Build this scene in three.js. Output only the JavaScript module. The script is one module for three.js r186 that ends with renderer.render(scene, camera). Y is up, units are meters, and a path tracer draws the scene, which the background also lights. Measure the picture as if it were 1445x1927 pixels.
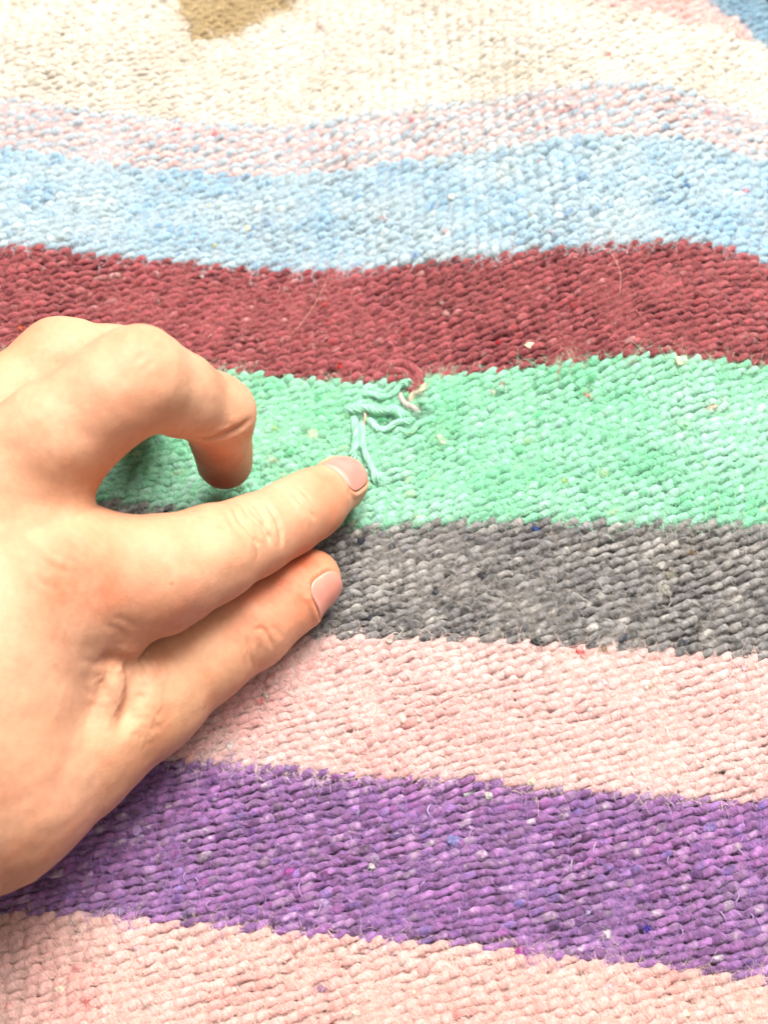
import * as THREE from 'three';
import { mergeGeometries } from 'three/addons/utils/BufferGeometryUtils.js';
import { RectAreaLightUniformsLib } from 'three/addons/lights/RectAreaLightUniformsLib.js';

// ------------------------------------------------------------------ camera, light, exposure
const PW = 1445, PH = 1927, MM = 0.001;
const scene = new THREE.Scene();
scene.background = new THREE.Color(0, 0, 0);
const FOV = 48, TILT = 21 * Math.PI / 180, DIST = 255;               // DIST in millimetres
const camera = new THREE.PerspectiveCamera(FOV, PW / PH, 0.01, 10);
camera.position.set(0, DIST * Math.cos(TILT) * MM, DIST * Math.sin(TILT) * MM);
camera.lookAt(0, 0, 0);
camera.updateMatrixWorld(true);
camera.focus = 0.236;
camera.userData.fStop = 13;

RectAreaLightUniformsLib.init();
function softLight(name, colour, intensity, w, h, pos, target) {
  const l = new THREE.RectAreaLight(colour, intensity, w, h);
  l.name = name; l.position.set(...pos); l.lookAt(...target); scene.add(l); return l;
}
softLight('window_light', new THREE.Color(1, 0.955, 0.9), 26, 0.9, 0.9, [0.24, 1.24, -0.78], [0.02, 0, -0.01]);
softLight('ceiling_light', new THREE.Color(1, 0.93, 0.86), 1.45, 2.2, 2.2, [0.15, 1.5, 0.1], [0, 0, 0]);

const renderer = new THREE.WebGLRenderer({ antialias: true });
renderer.toneMapping = THREE.LinearToneMapping;
renderer.toneMappingExposure = 0.97;
renderer.shadowMap.enabled = true;

// ------------------------------------------------------------------ helpers
function rng(seed) { let a = seed >>> 0; return () => { a = (a + 0x6D2B79F5) | 0; let t = Math.imul(a ^ (a >>> 15), 1 | a); t = (t + Math.imul(t ^ (t >>> 7), 61 | t)) ^ t; return ((t ^ (t >>> 14)) >>> 0) / 4294967296; }; }
function hash3(x, y, z) { let h = Math.imul(x, 374761393) ^ Math.imul(y, 668265263) ^ Math.imul(z, 2147483647 ^ 974711); h = Math.imul(h ^ (h >>> 13), 1274126177); h ^= h >>> 16; h = Math.imul(h, 2246822519); return ((h ^ (h >>> 15)) >>> 0) / 4294967296; }
const sm = (t) => t * t * (3 - 2 * t), clamp = (x, a, b) => x < a ? a : x > b ? b : x, lerp = (a, b, t) => a + (b - a) * t;
const smooth = (a, b, x) => sm(clamp((x - a) / (b - a), 0, 1));
function noise(x, y, z) {            // value noise, -1..1
  const i = Math.floor(x), j = Math.floor(y), k = Math.floor(z), u = sm(x - i), v = sm(y - j), w = sm(z - k);
  const c = (a, b, d) => hash3(i + a, j + b, k + d);
  const e = lerp(lerp(c(0, 0, 0), c(1, 0, 0), u), lerp(c(0, 1, 0), c(1, 1, 0), u), v);
  const f = lerp(lerp(c(0, 0, 1), c(1, 0, 1), u), lerp(c(0, 1, 1), c(1, 1, 1), u), v);
  return 2 * lerp(e, f, w) - 1;
}
const mix3 = (a, b, t) => [a[0] + (b[0] - a[0]) * t, a[1] + (b[1] - a[1]) * t, a[2] + (b[2] - a[2]) * t];
const s2l = (c) => c <= 0.04045 ? c / 12.92 : Math.pow((c + 0.055) / 1.055, 2.4);
const rgb = (r, g, b) => [s2l(r / 255), s2l(g / 255), s2l(b / 255)];  // sRGB bytes to a linear base colour

// a photograph pixel is a direction from the camera (all in millimetres)
const EYE = new THREE.Vector3(0, DIST * Math.cos(TILT), DIST * Math.sin(TILT));
const FWD = EYE.clone().negate().normalize(), RIGHT = new THREE.Vector3(1, 0, 0), UPV = new THREE.Vector3().crossVectors(RIGHT, FWD);
const TH = Math.tan(FOV * Math.PI / 360);
function ray(px, py) {
  const a = (px - PW / 2) / (PH / 2) * TH, b = -(py - PH / 2) / (PH / 2) * TH;
  return FWD.clone().addScaledVector(RIGHT, a).addScaledVector(UPV, b).normalize();
}
function atHeight(px, py, h) { const d = ray(px, py), t = (h - EYE.y) / d.y; return EYE.clone().addScaledVector(d, t); }

// ------------------------------------------------------------------ the lie of the cloth
const DENTS = [[640, 912, 7, 1.6], [586, 1096, 8, 1.4], [470, 1180, 10, 0.8], [424, 872, 6, 0.8]].map(([a, b, r, d]) => { const p = atHeight(a, b, 5); return [p.x, p.z, r, d]; });   // where fingers press the wool
const G = (x, c, w) => Math.exp(-((x - c) / w) * ((x - c) / w));
function rumple(x, z) {              // height of the cloth's middle, millimetres
  const top = smooth(45, -70, z);
  let h = 8 * G(x, 66 + 0.08 * z, 30) * top - 3.2 * G(x, -22, 34) * top + 2.2 * G(x, -95, 40) * top;
  h -= 10 * smooth(78, 125, x) * (0.35 + 0.65 * top);
  for (const [a, b, r, d] of DENTS) h -= d * Math.exp(-((x - a) ** 2 + (z - b) ** 2) / (r * r));
  h += 1.6 * noise(x / 38 + 5.2, z / 34, 3.1) + 0.65 * noise(x / 12, z / 13 + 9, 7.7);
  return h;
}
function onCloth(px, py, lift = 0) { let h = 0, p; for (let k = 0; k < 14; k++) { p = atHeight(px, py, h + lift); h = lerp(h, rumple(p.x, p.z), 0.8); } return p; }
function frame(x, z) {
  const e = 0.6, hx = (rumple(x + e, z) - rumple(x - e, z)) / (2 * e), hz = (rumple(x, z + e) - rumple(x, z - e)) / (2 * e);
  const l = 1 / Math.hypot(hx, 1, hz), m = 1 / Math.hypot(1, hz);
  return { y: rumple(x, z), n: [-hx * l, l, -hz * l], v: [0, hz * m, m] };
}
// edges between stripes, as seen in the photograph, laid down on the cloth: z as a function of x
const X0 = -112, X1 = 114, NX = 453;
function edge(points) {
  const p = points.map(([a, b]) => onCloth(a, b)).sort((a, b) => a.x - b.x), n = p.length, out = new Float64Array(NX);
  const m = p.map((q, i) => { const a = p[Math.max(0, i - 1)], b = p[Math.min(n - 1, i + 1)]; return (b.z - a.z) / (b.x - a.x); });
  for (let i = 0; i < NX; i++) {
    const x = lerp(X0, X1, i / (NX - 1));
    if (x <= p[0].x) { out[i] = p[0].z + m[0] * 0.6 * (x - p[0].x); continue; }
    if (x >= p[n - 1].x) { out[i] = p[n - 1].z + m[n - 1] * 0.5 * (x - p[n - 1].x); continue; }
    let k = 0; while (p[k + 1].x < x) k++;
    const d = p[k + 1].x - p[k].x, t = (x - p[k].x) / d, t2 = t * t, t3 = t2 * t;
    out[i] = (2 * t3 - 3 * t2 + 1) * p[k].z + (t3 - 2 * t2 + t) * d * m[k] + (-2 * t3 + 3 * t2) * p[k + 1].z + (t3 - t2) * d * m[k + 1];
  }
  // ease the small kinks out of the traced points
  const s = new Float64Array(NX); for (let i = 0; i < NX; i++) { let a = 0, w = 0; for (let k = -8; k <= 8; k++) { const j = clamp(i + k, 0, NX - 1), g = 9 - Math.abs(k); a += out[j] * g; w += g; } s[i] = a / w; }
  return s;
}
const shifted = (e, d) => e.map((z) => z + d);
const E1 = edge([[0, 189], [194, 214], [436, 237], [581, 237], [745, 208], [987, 179], [1132, 157], [1230, 160], [1326, 187], [1445, 232]]);
const E2 = edge([[0, 281], [218, 312], [339, 322], [509, 332], [745, 308], [939, 279], [1084, 259], [1181, 256], [1278, 259], [1350, 276], [1445, 315]]);
const E3 = edge([[0, 465], [145, 477], [339, 494], [484, 509], [581, 513], [745, 504], [939, 480], [1132, 463], [1230, 455], [1302, 458], [1375, 470], [1445, 499]]);
const E4 = edge([[0, 676], [220, 690], [400, 700], [560, 714], [690, 722], [810, 712], [900, 702], [1060, 687], [1150, 675], [1250, 668], [1340, 679], [1445, 695]]);
const E5 = edge([[0, 928], [230, 946], [450, 974], [640, 992], [760, 988], [900, 981], [1089, 982], [1277, 986], [1445, 988]]);
const E6 = edge([[0, 1170], [250, 1188], [526, 1203], [684, 1202], [900, 1208], [1089, 1218], [1277, 1231], [1445, 1240]]);
const E7 = edge([[0, 1412], [150, 1420], [337, 1431], [447, 1436], [579, 1447], [716, 1463], [892, 1466], [1023, 1482], [1219, 1495], [1445, 1510]]);
const E8 = edge([[0, 1719], [173, 1725], [294, 1735], [500, 1754], [663, 1766], [860, 1779], [1023, 1799], [1219, 1818], [1445, 1848]]);
const EDGES = [shifted(E1, -52), E1, E2, E3, E4, E5, E6, E7, E8, shifted(E8, 27)];
function edgeAt(e, x) { const f = clamp((x - X0) / (X1 - X0), 0, 1) * (NX - 1), i = Math.min(NX - 2, Math.floor(f)); return lerp(e[i], e[i + 1], f - i); }

// ------------------------------------------------------------------ materials
function dataTex(w, h, fn, srgb) {
  const d = new Uint8Array(w * h * 4);
  for (let y = 0; y < h; y++) for (let x = 0; x < w; x++) { const v = fn(x, y), o = (y * w + x) * 4; for (let c = 0; c < 3; c++) d[o + c] = clamp(Math.round((Array.isArray(v) ? v[c] : v) * 255), 0, 255); d[o + 3] = 255; }
  const t = new THREE.DataTexture(d, w, h, THREE.RGBAFormat); t.wrapS = t.wrapT = THREE.RepeatWrapping; t.magFilter = THREE.LinearFilter; t.minFilter = THREE.LinearMipmapLinearFilter; t.generateMipmaps = true;
  if (srgb) t.colorSpace = THREE.SRGBColorSpace; t.needsUpdate = true; return t;
}
function tileNoise(seed, nx, ny) { const g = new Float32Array(nx * ny), r = rng(seed); for (let i = 0; i < g.length; i++) g[i] = r(); return (u, v) => { const x = (u - Math.floor(u)) * nx, y = (v - Math.floor(v)) * ny, i = Math.floor(x), j = Math.floor(y), a = sm(x - i), b = sm(y - j), q = (p, s) => g[((j + s) % ny) * nx + (i + p) % nx]; return lerp(lerp(q(0, 0), q(1, 0), a), lerp(q(0, 1), q(1, 1), a), b); }; }
// spun fibres winding round a yarn: u runs along it (one tile = 8 mm), v round it
const fa = tileNoise(11, 10, 40), fb = tileNoise(12, 22, 84), fc = tileNoise(13, 5, 9), fd = tileNoise(14, 60, 50);
const fibre = (u, v) => { const w = v + u * 2 + 0.05 * fc(u + 0.3, v + 0.2); return 0.3 * fa(u, w) + 0.2 * fb(u, w) + 0.2 * fc(u, v) + 0.3 * fd(u, v); };
const FW = 512, FH = 256;
const fibreBump = dataTex(FW, FH, (x, y) => clamp(fibre(x / FW, y / FH) * 1.5 - 0.25, 0, 1));
const fibreTint = dataTex(FW, FH, (x, y) => { const f = clamp(fibre(x / FW, y / FH) * 1.7 - 0.35, 0, 1); return 0.72 + 0.28 * f; }, true);
const yarnMat = new THREE.MeshPhysicalMaterial({ color: 0xffffff, vertexColors: true, roughness: 0.95, map: fibreTint, bumpMap: fibreBump, bumpScale: 0.00026, sheen: 0.35, sheenColor: new THREE.Color(1, 1, 1), sheenRoughness: 0.8, specularIntensity: 0.3 });
const looseMat = new THREE.MeshPhysicalMaterial({ color: 0xffffff, vertexColors: true, roughness: 0.95, map: fibreTint });
const fuzzMat = new THREE.MeshStandardMaterial({ color: 0xffffff, roughness: 0.9 });
const lintMat = new THREE.MeshStandardMaterial({ color: 0xffffff, vertexColors: true, roughness: 1, map: fibreTint });

// ------------------------------------------------------------------ stripe colours (base colours of the dyed wool)
// every palette: list of [weight, colour]; patches of noise drift between the first two, flecks come from the rest
const PAL = {
  cream: { a: rgb(236, 228, 215), b: rgb(227, 215, 196), flecks: [[0.05, rgb(224, 208, 182)], [0.02, rgb(250, 248, 244)]], vary: 0.07, gap: 0.08 },
  pale_pink: { a: rgb(240, 205, 200), b: rgb(243, 219, 213), flecks: [[0.02, rgb(230, 130, 138)]], vary: 0.08, gap: 0.06 },
  pale_blue: { a: rgb(190, 209, 220), b: rgb(210, 221, 226), flecks: [[0.06, rgb(132, 168, 198)], [0.03, rgb(205, 194, 194)]], vary: 0.12, gap: 0.06 },
  sky: { a: rgb(164, 203, 228), b: rgb(198, 219, 226), flecks: [[0.07, rgb(120, 170, 212)], [0.1, rgb(224, 230, 228)], [0.05, rgb(212, 218, 200)], [0.02, rgb(76, 124, 186)]], vary: 0.13, gap: 0.04 },
  maroon: { a: rgb(180, 94, 100), b: rgb(164, 84, 88), flecks: [[0.1, rgb(206, 134, 134)], [0.12, rgb(104, 44, 50)], [0.03, rgb(190, 66, 62)], [0.012, rgb(228, 196, 188)]], vary: 0.42, gap: -0.015 },
  mint: { a: rgb(182, 234, 211), b: rgb(142, 225, 180), flecks: [[0.1, rgb(100, 214, 142)], [0.08, rgb(202, 238, 224)], [0.06, rgb(184, 222, 224)], [0.02, rgb(196, 222, 160)]], vary: 0.13, gap: 0.04 },
  grey: { a: rgb(166, 163, 160), b: rgb(138, 136, 136), flecks: [[0.14, rgb(206, 200, 192)], [0.2, rgb(76, 76, 82)], [0.05, rgb(60, 68, 90)], [0.03, rgb(218, 210, 200)]], vary: 0.7, gap: -0.02 },
  pink: { a: rgb(250, 190, 186), b: rgb(250, 209, 204), flecks: [[0.07, rgb(252, 236, 230)], [0.05, rgb(240, 176, 164)], [0.008, rgb(226, 130, 124)]], vary: 0.08, gap: 0.08 },
  purple: { a: rgb(170, 116, 176), b: rgb(158, 116, 170), flecks: [[0.2, rgb(206, 176, 210)], [0.13, rgb(96, 66, 136)], [0.06, rgb(120, 116, 190)], [0.07, rgb(230, 218, 222)], [0.04, rgb(164, 84, 160)], [0.05, rgb(150, 136, 150)]], vary: 0.54, gap: -0.015 },
  salmon: { a: rgb(249, 187, 179), b: rgb(249, 204, 196), flecks: [[0.06, rgb(252, 230, 220)], [0.05, rgb(236, 162, 150)], [0.006, rgb(214, 110, 108)]], vary: 0.08, gap: 0.08 },
  tan: { a: rgb(206, 184, 142), b: rgb(190, 165, 120), flecks: [[0.08, rgb(212, 192, 152)], [0.06, rgb(150, 124, 84)]], vary: 0.18 },
  denim: { a: rgb(136, 176, 202), b: rgb(156, 190, 208), flecks: [[0.1, rgb(92, 138, 174)], [0.06, rgb(194, 210, 216)]], vary: 0.18 },
};
function woolColour(pal, g, bead, x, z, th, own = 1) {   // own: how far the colour is this float's own, 0 where it dips under
  const P = PAL[pal];
  let c = mix3(P.a, P.b, clamp(0.5 + 0.9 * noise(x / 14, z / 9, 40.5) + 0.5 * noise(x / 5, z / 3, 12.5), 0, 1));
  let r = hash3(g, bead, 77);
  for (const [w, f] of P.flecks) { if (r < w) { c = mix3(c, f, own * (0.12 + 0.75 * hash3(g, bead, 5) * clamp(0.35 + 1.4 * noise(x * 1.9 + bead, th * 1.3, g * 0.7), 0, 1))); break; } r -= w; }
  const q = noise(x * 1.7, z * 1.7 + th * 1.2, g * 0.37), w = noise(x * 0.55 + th, g * 1.3, 5.5);
  if (q > 0.5) c = mix3(c, P.flecks[Math.floor(hash3(g, bead, 9) * P.flecks.length)][1], own * Math.min(0.75, (q - 0.5) * 2));
  const k = Math.max(0.22, 1 + P.vary * (0.8 * noise(x * 2.3 + 9, th * 1.5, g * 2.1) + 0.7 * w + 1.0 * own * (hash3(g, bead, 3) - 0.5)));
  return [c[0] * k, c[1] * k, c[2] * k];
}

// ------------------------------------------------------------------ weaving
const PITCH = 2.95;                  // between warp threads
const HOLES = [[736, 791, 5.6, 1.6, 2.1], [679, 792, 1.8, 1.4, 1.5], [788, 779, 2.2, 1.6, 2.2]].map(([a, b, rx, rz, amp]) => { const p = onCloth(a, b); return [p.x, p.z, rx, rz, amp]; });
const TH8 = [-0.15, 0.4, 0.95, 1.5, 2.05, 2.6, 3.29, 4.71].map((t) => t);
const NS = TH8.length, SEG = 5;
function warpPhase(x, z) { return Math.PI * (x + 0.5 * noise(x / 9, z / 11, 21.5) + 0.9 * noise(x / 40, z / 30, 2.5)) / PITCH; }
function weave(name, pal, g, zOf, gap, xa, xb, parent, endTuck) {
  const n = Math.max(6, Math.round((xb - xa) / PITCH * SEG)), pos = [], uv = [], col = [], idx = [];
  let len = 0;
  for (let i = 0; i <= n; i++) {
    const x = lerp(xa, xb, i / n);
    let z = zOf(x); const P = gap(x) * 2;
    const ph = warpPhase(x, z) + Math.PI * (g & 1) + 1.3 * noise(x / 11, g * 0.71, 17.5) + 1.5 * (hash3(g, 6, 6) - 0.5), c = Math.cos(ph), s = Math.sin(ph), bead = Math.floor(ph / Math.PI + 0.5), over = clamp(c, 0, 1);
    const j1 = hash3(g, bead, 1) - 0.5, j2 = hash3(g, bead, 2) - 0.5, j3 = hash3(g, bead, 4) - 0.5;
    const slub = 1.03 + 0.24 * noise(x / 9, g * 0.83, 8.5) + 0.42 * over * j1 + 0.12 * noise(x / 1.6, g * 1.9, 3.5);
    let lift = 0.42 * c + over * (0.42 * j2) + 0.16 * noise(x / 4, z / 3, 30.5);
    z += P * (-0.27 * s) * (0.75 + 0.5 * hash3(bead, g, 8)) + over * P * 0.22 * j3 + P * 0.18 * noise(x / 6, g * 0.5, 61.5);
    let rv = P * (0.33 + (PAL[pal].gap ?? 0) + 0.205 * Math.pow(over, 0.6)) * slub, rn = P * (0.33 + 0.2 * over) * slub;
    for (const [hx, hz, rx, rz, amp] of HOLES) {
      const w = Math.exp(-(((x - hx) / rx) ** 2)), dz = z - hz;
      if (w > 0.02 && Math.abs(dz) < 6) { z += Math.sign(dz || 1) * amp * w * Math.exp(-Math.abs(dz) / 2.4); lift -= 0.5 * w * Math.exp(-((dz / rz) ** 2)); const sq = 1 - 0.3 * w * Math.exp(-((dz / 2) ** 2)); rv *= sq; }
    }
    if (endTuck) { const e = Math.min(i, n - i) / 3; if (e < 1) { lift -= (1 - e) * 0.9; rv *= 0.55 + 0.45 * e; rn *= 0.6 + 0.4 * e; } }
    const f = frame(x, z), ox = x + f.n[0] * lift, oy = f.y + f.n[1] * lift, oz = z + f.n[2] * lift;
    for (let k = 0; k <= NS; k++) {
      const th = k < NS ? TH8[k] : TH8[0] + 2 * Math.PI, lump = 1 + 0.17 * noise(x * 1.1 + g * 3.1, th * 1.4, g * 1.7);
      const cv = Math.cos(th) * rv * lump, cn = Math.sin(th) * rn * lump;
      pos.push((ox + f.n[0] * cn) * MM, (oy + f.v[1] * cv + f.n[1] * cn) * MM, (oz + f.v[2] * cv + f.n[2] * cn) * MM);
      uv.push(x / 8 + g * 0.37, th / (2 * Math.PI) + g * 0.21);
      col.push(...woolColour(pal, g, bead, x, z, th, smooth(0.02, 0.5, Math.abs(c))));
    }
  }
  const M = NS + 1;
  for (let i = 0; i < n; i++) for (let k = 0; k < NS; k++) { const a = i * M + k, b = a + M; idx.push(a, b, a + 1, b, b + 1, a + 1); }
  const geo = new THREE.BufferGeometry();
  geo.setAttribute('position', new THREE.Float32BufferAttribute(pos, 3)); geo.setAttribute('uv', new THREE.Float32BufferAttribute(uv, 2)); geo.setAttribute('color', new THREE.Float32BufferAttribute(col, 3));
  geo.setIndex(idx); geo.computeVertexNormals();
  return addPart(geo, yarnMat, name, parent);
}
function addPart(geo, mat, name, parent) { const m = new THREE.Mesh(geo, mat); m.name = name; m.castShadow = m.receiveShadow = true; parent.add(m); return m; }

const blanket = new THREE.Group(); blanket.name = 'blanket';
blanket.userData = { label: 'handwoven wool blanket in coloured stripes, frayed in its mint green stripe', category: 'blanket' };
scene.add(blanket);

function backing(e0, e1, pal, x0, x1, parent, label) {   // the weave's underside, seen through the gaps; it carries the yarns
  const fine = pal === 'mint', nx = fine ? 300 : 110, nz = fine ? 60 : 14, pos = [], col = [], idx = [], uv = [];
  for (let j = 0; j <= nz; j++) for (let i = 0; i <= nx; i++) {
    const x = lerp(x0, x1, i / nx), z = lerp(edgeAt(e0, x), edgeAt(e1, x), j / nz), f = frame(x, z); let d = -0.55; for (const [hx, hz, rx, rz] of HOLES) d -= 4.5 * Math.exp(-(((x - hx) / (rx * 0.7)) ** 2) - ((z - hz) / (rz * 1.1)) ** 2);
   
    pos.push((x + f.n[0] * d) * MM, (f.y + f.n[1] * d) * MM, (z + f.n[2] * d) * MM); uv.push(x / 8, z / 2); col.push(...PAL[pal].a);
  }
  for (let j = 0; j < nz; j++) for (let i = 0; i < nx; i++) { const a = j * (nx + 1) + i, b = a + nx + 1; idx.push(a, b, a + 1, b, b + 1, a + 1); }
  const g = new THREE.BufferGeometry(); g.setAttribute('position', new THREE.Float32BufferAttribute(pos, 3)); g.setAttribute('color', new THREE.Float32BufferAttribute(col, 3)); g.setAttribute('uv', new THREE.Float32BufferAttribute(uv, 2)); g.setIndex(idx); g.computeVertexNormals();
  const m = addPart(g, yarnMat, 'stripe', parent); if (label) m.userData.label = label; return m;
}
const inside = (poly, x, z) => { let r = false; for (let i = 0, j = poly.length - 1; i < poly.length; j = i++) { const a = poly[i], b = poly[j]; if ((a.z > z) !== (b.z > z) && x < (b.x - a.x) * (z - a.z) / (b.z - a.z) + a.x) r = !r; } return r; };
const tanPoly = [[334, 24], [346, 53], [356, 80], [452, 74], [460, 54], [494, 48], [513, 27], [547, 29], [557, 5], [590, -40], [600, -140], [330, -140], [330, -20]].map(([a, b]) => onCloth(a, b));
const pinkPoly = [[1045, 0], [1152, 15], [1244, 27], [1250, 40], [1288, 52], [1350, 55], [1389, 79], [1413, 79], [1413, 61], [1389, 44], [1370, 34], [1331, 17], [1318, -10], [1200, -60], [1060, -100], [900, -100], [960, -30]].map(([a, b]) => onCloth(a, b));
const bluePoly = [[1326, 4], [1331, 17], [1370, 34], [1389, 44], [1413, 61], [1413, 80], [1440, 88], [1500, 100], [1700, 130], [1700, -160], [1000, -160], [1060, -100], [1200, -60], [1318, -10]].map(([a, b]) => onCloth(a, b));

const ROWS = [31, 8, 15, 17, 20, 15, 17, 19, 15];                 // courses of each stripe
const KINDS = ['cream', 'mixed', 'sky', 'maroon', 'mint', 'grey', 'pink', 'purple', 'salmon'];
const NAMES = ['cream stripe with tan, pink and blue figures', 'pink and pale blue pin-striped band', 'sky blue stripe', 'maroon stripe', 'mint green stripe with a frayed hole', 'grey stripe', 'pale pink stripe between grey and purple', 'purple stripe flecked with white', 'pale pink stripe below the purple'];
const stripes = [];
let pick = 0;
for (let s = 0; s < 9; s++) {
  const kind = KINDS[s], a = EDGES[s], b = EDGES[s + 1], n = ROWS[s] * 2;
  const st = backing(a, b, kind === 'mixed' ? 'pale_pink' : kind, X0, X1, blanket, NAMES[s]);
  stripes.push(st);
  for (let i = 0; i < n; i++, pick++) {
    const v = (i + 0.5) / n, zOf = (x) => lerp(edgeAt(a, x), edgeAt(b, x), v), gap = (x) => (edgeAt(b, x) - edgeAt(a, x)) / n;
    let pal = kind;
    if (kind === 'mixed') pal = i % 4 < 2 ? 'pale_blue' : 'pale_pink';
    if (s === 0) {                   // woven figures: the row changes yarn where a figure begins
      const figure = (x) => { const z = zOf(x); return inside(tanPoly, x, z) ? 'tan' : inside(pinkPoly, x, z) ? 'pink' : inside(bluePoly, x, z) ? 'denim' : 'cream'; };
      let x = X0, k = figure(X0);
      for (let q = X0 + 0.5; q <= X1; q += 0.5) { const w = q > X1 - 0.5 ? null : figure(q); if (w !== k) { weave('weft_yarn', k, pick, zOf, gap, x, Math.min(q + 0.35, X1), st, k !== 'cream' || x > X0); x = q - 0.35; k = w; } }
    } else weave('weft_yarn', pal, pick, zOf, gap, X0, X1, st, false);
  }
}

// ------------------------------------------------------------------ tubes: loose yarn, strands, hairs
function tube(points, radius, o = {}) {       // points in mm; radius a number or a function of 0..1
  const curve = new THREE.CatmullRomCurve3(points, false, 'centripetal'), n = o.n ?? points.length * 6, ns = o.sides ?? 8, fr = curve.computeFrenetFrames(n, false);
  const pos = [], uv = [], col = [], idx = [], L = curve.getLength(), p = new THREE.Vector3();
  for (let i = 0; i <= n; i++) {
    const t = i / n; curve.getPointAt(t, p); const r = typeof radius === 'function' ? radius(t) : radius;
    for (let k = 0; k <= ns; k++) {
      const th = k / ns * 2 * Math.PI, w = (o.lump ?? 0) * noise(t * L * 0.9 + (o.seed ?? 0), th * 1.1, 4.5) + (o.ply ?? 0) * Math.cos(2 * th + t * L * 1.9), rr = r * (1 + w);
      const N = fr.normals[i], B = fr.binormals[i], ca = Math.cos(th) * rr, sa = Math.sin(th) * rr;
      pos.push((p.x + N.x * ca + B.x * sa) * MM, (p.y + N.y * ca + B.y * sa) * MM, (p.z + N.z * ca + B.z * sa) * MM); uv.push(t * L / 8, k / ns);
      const c = typeof o.colour === 'function' ? o.colour(t, th, p) : o.colour ?? [1, 1, 1]; col.push(...c);
    }
  }
  for (let i = 0; i < n; i++) for (let k = 0; k < ns; k++) { const a = i * (ns + 1) + k, b = a + ns + 1; idx.push(a, a + 1, b, b, a + 1, b + 1); }
  const g = new THREE.BufferGeometry(); g.setAttribute('position', new THREE.Float32BufferAttribute(pos, 3)); g.setAttribute('uv', new THREE.Float32BufferAttribute(uv, 2)); g.setAttribute('color', new THREE.Float32BufferAttribute(col, 3)); g.setIndex(idx); g.computeVertexNormals(); return g;
}
const taper = (r, e = 0.12) => (t) => r * (0.25 + 0.75 * sm(clamp(Math.min(t, 1 - t) / e, 0, 1)));
const wisps = (r, n, fn) => { const out = []; for (let i = 0; i < n; i++) out.push(fn(r, i)); return out; };
// the fraying in the mint stripe: [pixels and lift above the cloth], thickness, palette
const mintSt = stripes[4], maroonSt = stripes[3];
let looseSeed = 1;
function looseYarn(pts, r, pal, parent, opt = {}) {
  const seed = looseSeed++ * 7.3, P = pts.map(([a, b, h]) => onCloth(a, b, h ?? 0.8));
  const base = new THREE.CatmullRomCurve3(P, false, 'centripetal'), L0 = base.getLength(), N = Math.max(10, Math.round(L0 * 1.6)), rs = rng(300 + looseSeed), parts = [], up = new THREE.Vector3(0, 1, 0);
  for (let q = 0; q < 8; q++) {        // the yarn is spun of several strands that wind round one another and splay at a torn end
    const pts = [], a0 = q / 7 * 6.283, core = q === 7 ? 0 : 0.62 + 0.3 * rs(), run = 1 - 0.14 * rs() * (opt.torn ?? 0.5);
    for (let i = 0; i <= N; i++) {
      const t = i / N * run, c = base.getPointAt(t), T = base.getTangentAt(t), S = new THREE.Vector3().crossVectors(up, T).normalize(), U = new THREE.Vector3().crossVectors(T, S);
      const an = a0 + t * L0 * 0.75, sp = (1 + (opt.torn ?? 0.4) * 1.6 * smooth(0.72, 1, t)) * r * core * (0.5 + 0.5 * sm(clamp(t / 0.1, 0, 1)));
      pts.push(c.addScaledVector(S, Math.cos(an) * sp + 0.06 * noise(t * L0, q * 3.3, seed)).addScaledVector(U, Math.sin(an) * sp * 0.8 + 0.06 * noise(t * L0, q * 5.1, seed + 3)));
    }
    parts.push(tube(pts, taper(r * (q === 7 ? 0.72 : 0.58), 0.1), { lump: 0.35, seed: seed + q, n: N * 2, sides: 7, colour: (t, th, p) => { const c = woolColour(pal, 900 + Math.floor(seed) + q, Math.floor(t * 5), p.x, p.z, th); return opt.tint ? mix3(c, opt.tint, opt.mix ?? 0.7) : c; } }));
  }
  const g = mergeGeometries(parts);
  const m = addPart(g, looseMat, 'loose_yarn', parent);
  const rr = rng(500 + looseSeed), L = []; // stray fibres standing off the yarn
  for (let i = 0; i < (opt.stray ?? 60); i++) { const k = Math.floor(rr() * (P.length - 1)), q = P[k].clone().lerp(P[k + 1], rr()); L.push(strayFibre(rr, q, 1.2 + 2.0 * rr(), 0.02)); }
  if ((opt.torn ?? 0) >= 0.9) { const e = base.getPointAt(1), T = base.getTangentAt(0.95); for (let i = 0; i < 46; i++) { const d = T.clone().add(new THREE.Vector3(rr() - 0.5, 0.5 * (rr() - 0.3), rr() - 0.5).multiplyScalar(1.1)).normalize(), o = e.clone().addScaledVector(T, -1.2 * rr()).add(new THREE.Vector3(rr() - 0.5, rr() - 0.5, rr() - 0.5).multiplyScalar(r)), ln = 0.8 + 1.8 * rr(), bend = new THREE.Vector3(rr() - 0.5, rr() - 0.6, rr() - 0.5); L.push(tube([o, o.clone().addScaledVector(d, ln * 0.5), o.clone().addScaledVector(d, ln).addScaledVector(bend, ln * 0.4)], 0.035, { n: 7, sides: 3 })); } }
  const hair = new THREE.Mesh(mergeGeometries(L), looseMat); hair.name = 'fuzz'; hair.userData.kind = 'stuff';
  const cc = hair.geometry.attributes.color, tone = opt.tint ?? PAL[pal].a; for (let i = 0; i < cc.count; i++) cc.setXYZ(i, ...tone); parent.add(hair);
  return m;
}
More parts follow.
